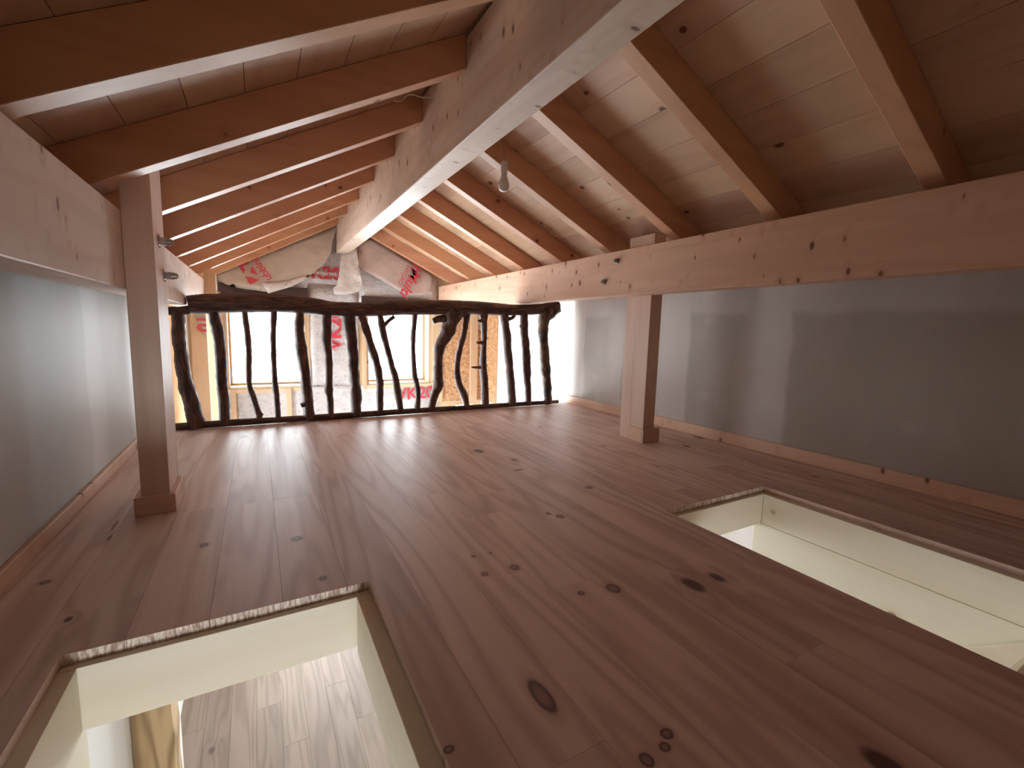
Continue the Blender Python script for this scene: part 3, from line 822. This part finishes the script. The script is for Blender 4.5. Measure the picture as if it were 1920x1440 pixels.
# loose membrane flaps hanging from the last rafters
yq = YG - 0.12
fl = sheet('membrane_flap', [G(*p, yq) for p in ((406, 511), (520, 467), (632, 423), (626, 440), (620, 474), (607, 497), (578, 509), (574, 522), (538, 536), (503, 548), (493, 533), (470, 538), (434, 538), (429, 527), (407, 526))],
           yq, FLEECE, 'beige membrane flap with red logo hanging from the left rafters', 'membrane', 0.02, 3.0)
yp = yq - 0.045
lettering('ubbink', fl, 490, 503, 0.115, 122, yp, RED, 0.002)
lg = lambda *pts: [at(430 + x / 14.4, 460 + y / 14.4, yp) for x, y in pts]
def flat_print(parent, polys, mat, label):
    V, Fc = [], []
    for pp in polys:
        k = len(V); V += pp; Fc.append(tuple(range(k, k + len(pp))))
    o = link_mesh('logo', V, Fc, mat, parent); o['label'] = label
flat_print(fl, [lg((235,530),(330,470),(545,425),(505,505),(435,535),(365,560),(370,605),(440,630),(385,775)),
                lg((610,555),(775,795),(560,740)),
                lg((430,830),(825,935),(560,1055))], RED, 'red logo of three blocks on a pale band')
fr = sheet('membrane_flap', [G(*p, yq) for p in ((700, 448), (760, 485), (809, 513), (812, 530), (804, 547), (790, 553), (764, 553), (742, 542), (715, 525), (668, 501), (670, 470), (684, 447))],
           yq, FLEECE_R, 'rosy membrane flap printed Multi hanging from the right rafters', 'membrane', 0.02, 3.0)
lettering('Multi', fr, 769, 531, 0.20, -118, yp, RED, 0.004, 0.2)
lettering('h', fr, 780, 503, 0.22, -118, yp, RED, 0.004, 0.2)
lettering('HYGRO', fr, 757, 516, 0.085, -116, yp, RED, 0.0)
sheet('membrane_flap', [G(*p, yq - 0.03) for p in ((490, 531), (540, 527), (572, 517), (578, 522), (545, 538), (503, 550))],
      yq - 0.03, CRUMPLE, 'bright pointed hem folded up under the beige membrane flap', 'membrane', 0.006, 4.0)
yc = YG - 0.16
sheet('membrane_flap', [G(*p, yc) for p in ((640, 478), (655, 474), (667, 462), (672, 500), (680, 545), (668, 548), (650, 553), (627, 552), (624, 541), (632, 534))],
      yc, CRUMPLE, 'crumpled white membrane fold under the end of the ridge beam', 'membrane', 0.03, 7.0)
ro = sheet('membrane_flap', [G(*p, YG - 0.05) for p in ((876, 585), (912, 585), (912, 636), (908, 632), (902, 622), (891, 600))], YG - 0.05, FLEECE_R, 'curved membrane scrap over the fibreboard at the far right', 'membrane', 0.008, 4.0)
lettering('20', ro, 907, 624, 0.10, -80, YG - 0.062, RED, 0.0)
sl = sheet('membrane_flap', [G(*p, YG - 0.05) for p in ((361, 585), (392, 585), (392, 640), (378, 614))], YG - 0.05, FLEECE, 'small pointed membrane scrap on the far left wall board', 'membrane', 0.006, 4.0)
lettering('10', sl, 381, 607, 0.19, -90, YG - 0.062, RED, 0.005)

# fibreboard and studs right of the windows
tag(boxes('fibreboard_panel', (2.40, 2.84, YG - 0.03, YG - 0.008, -0.30, 1.06), OSB), 'orange fibreboard panel right of the right gable window', 'panel')
tag(boxes('fibreboard_panel', (2.965, XR - 0.002, YG - 0.03, YG - 0.008, -0.30, 1.06), OSB), 'narrow fibreboard strip in the far right corner', 'panel')
tag(boxes('fibreboard_panel', (XR - 0.012, XR - 0.002, 5.86, YG - 0.062, -0.30, 1.10), OSB), 'fibreboard piece on the right wall beside the gable corner', 'panel')
def stud(x0, x1, z0, z1, label, mat=PALE_Z, d=0.05):
    tag(boxes('wall_stud', (x0, x1, YG - d, YG - 0.008, z0, z1), mat, bevel=0.002), label, 'stud', 'studs of the gable wall')
stud(2.842, 2.962, -0.30, 1.06, 'upright stud between the two fibreboard pieces at the right', d=0.06)
stud(2.245, 2.395, -0.30, -0.01, 'short pale stud stub below the right window by the fibreboard', d=0.055)
stud(2.245, 2.395, 0.03, 1.06, 'upright stud between the right window and the fibreboard', d=0.045)
stud(-0.30, -0.245, -0.42, -0.035, 'pale batten under the left edge of the left gable window', d=0.05)
stud(0.30, 0.36, -0.42, -0.015, 'pale batten under the middle of the left gable window', d=0.05)
stud(-0.665, -0.455, -0.30, 1.16, 'wide pale board upright at the far left corner of the gable', d=0.03)
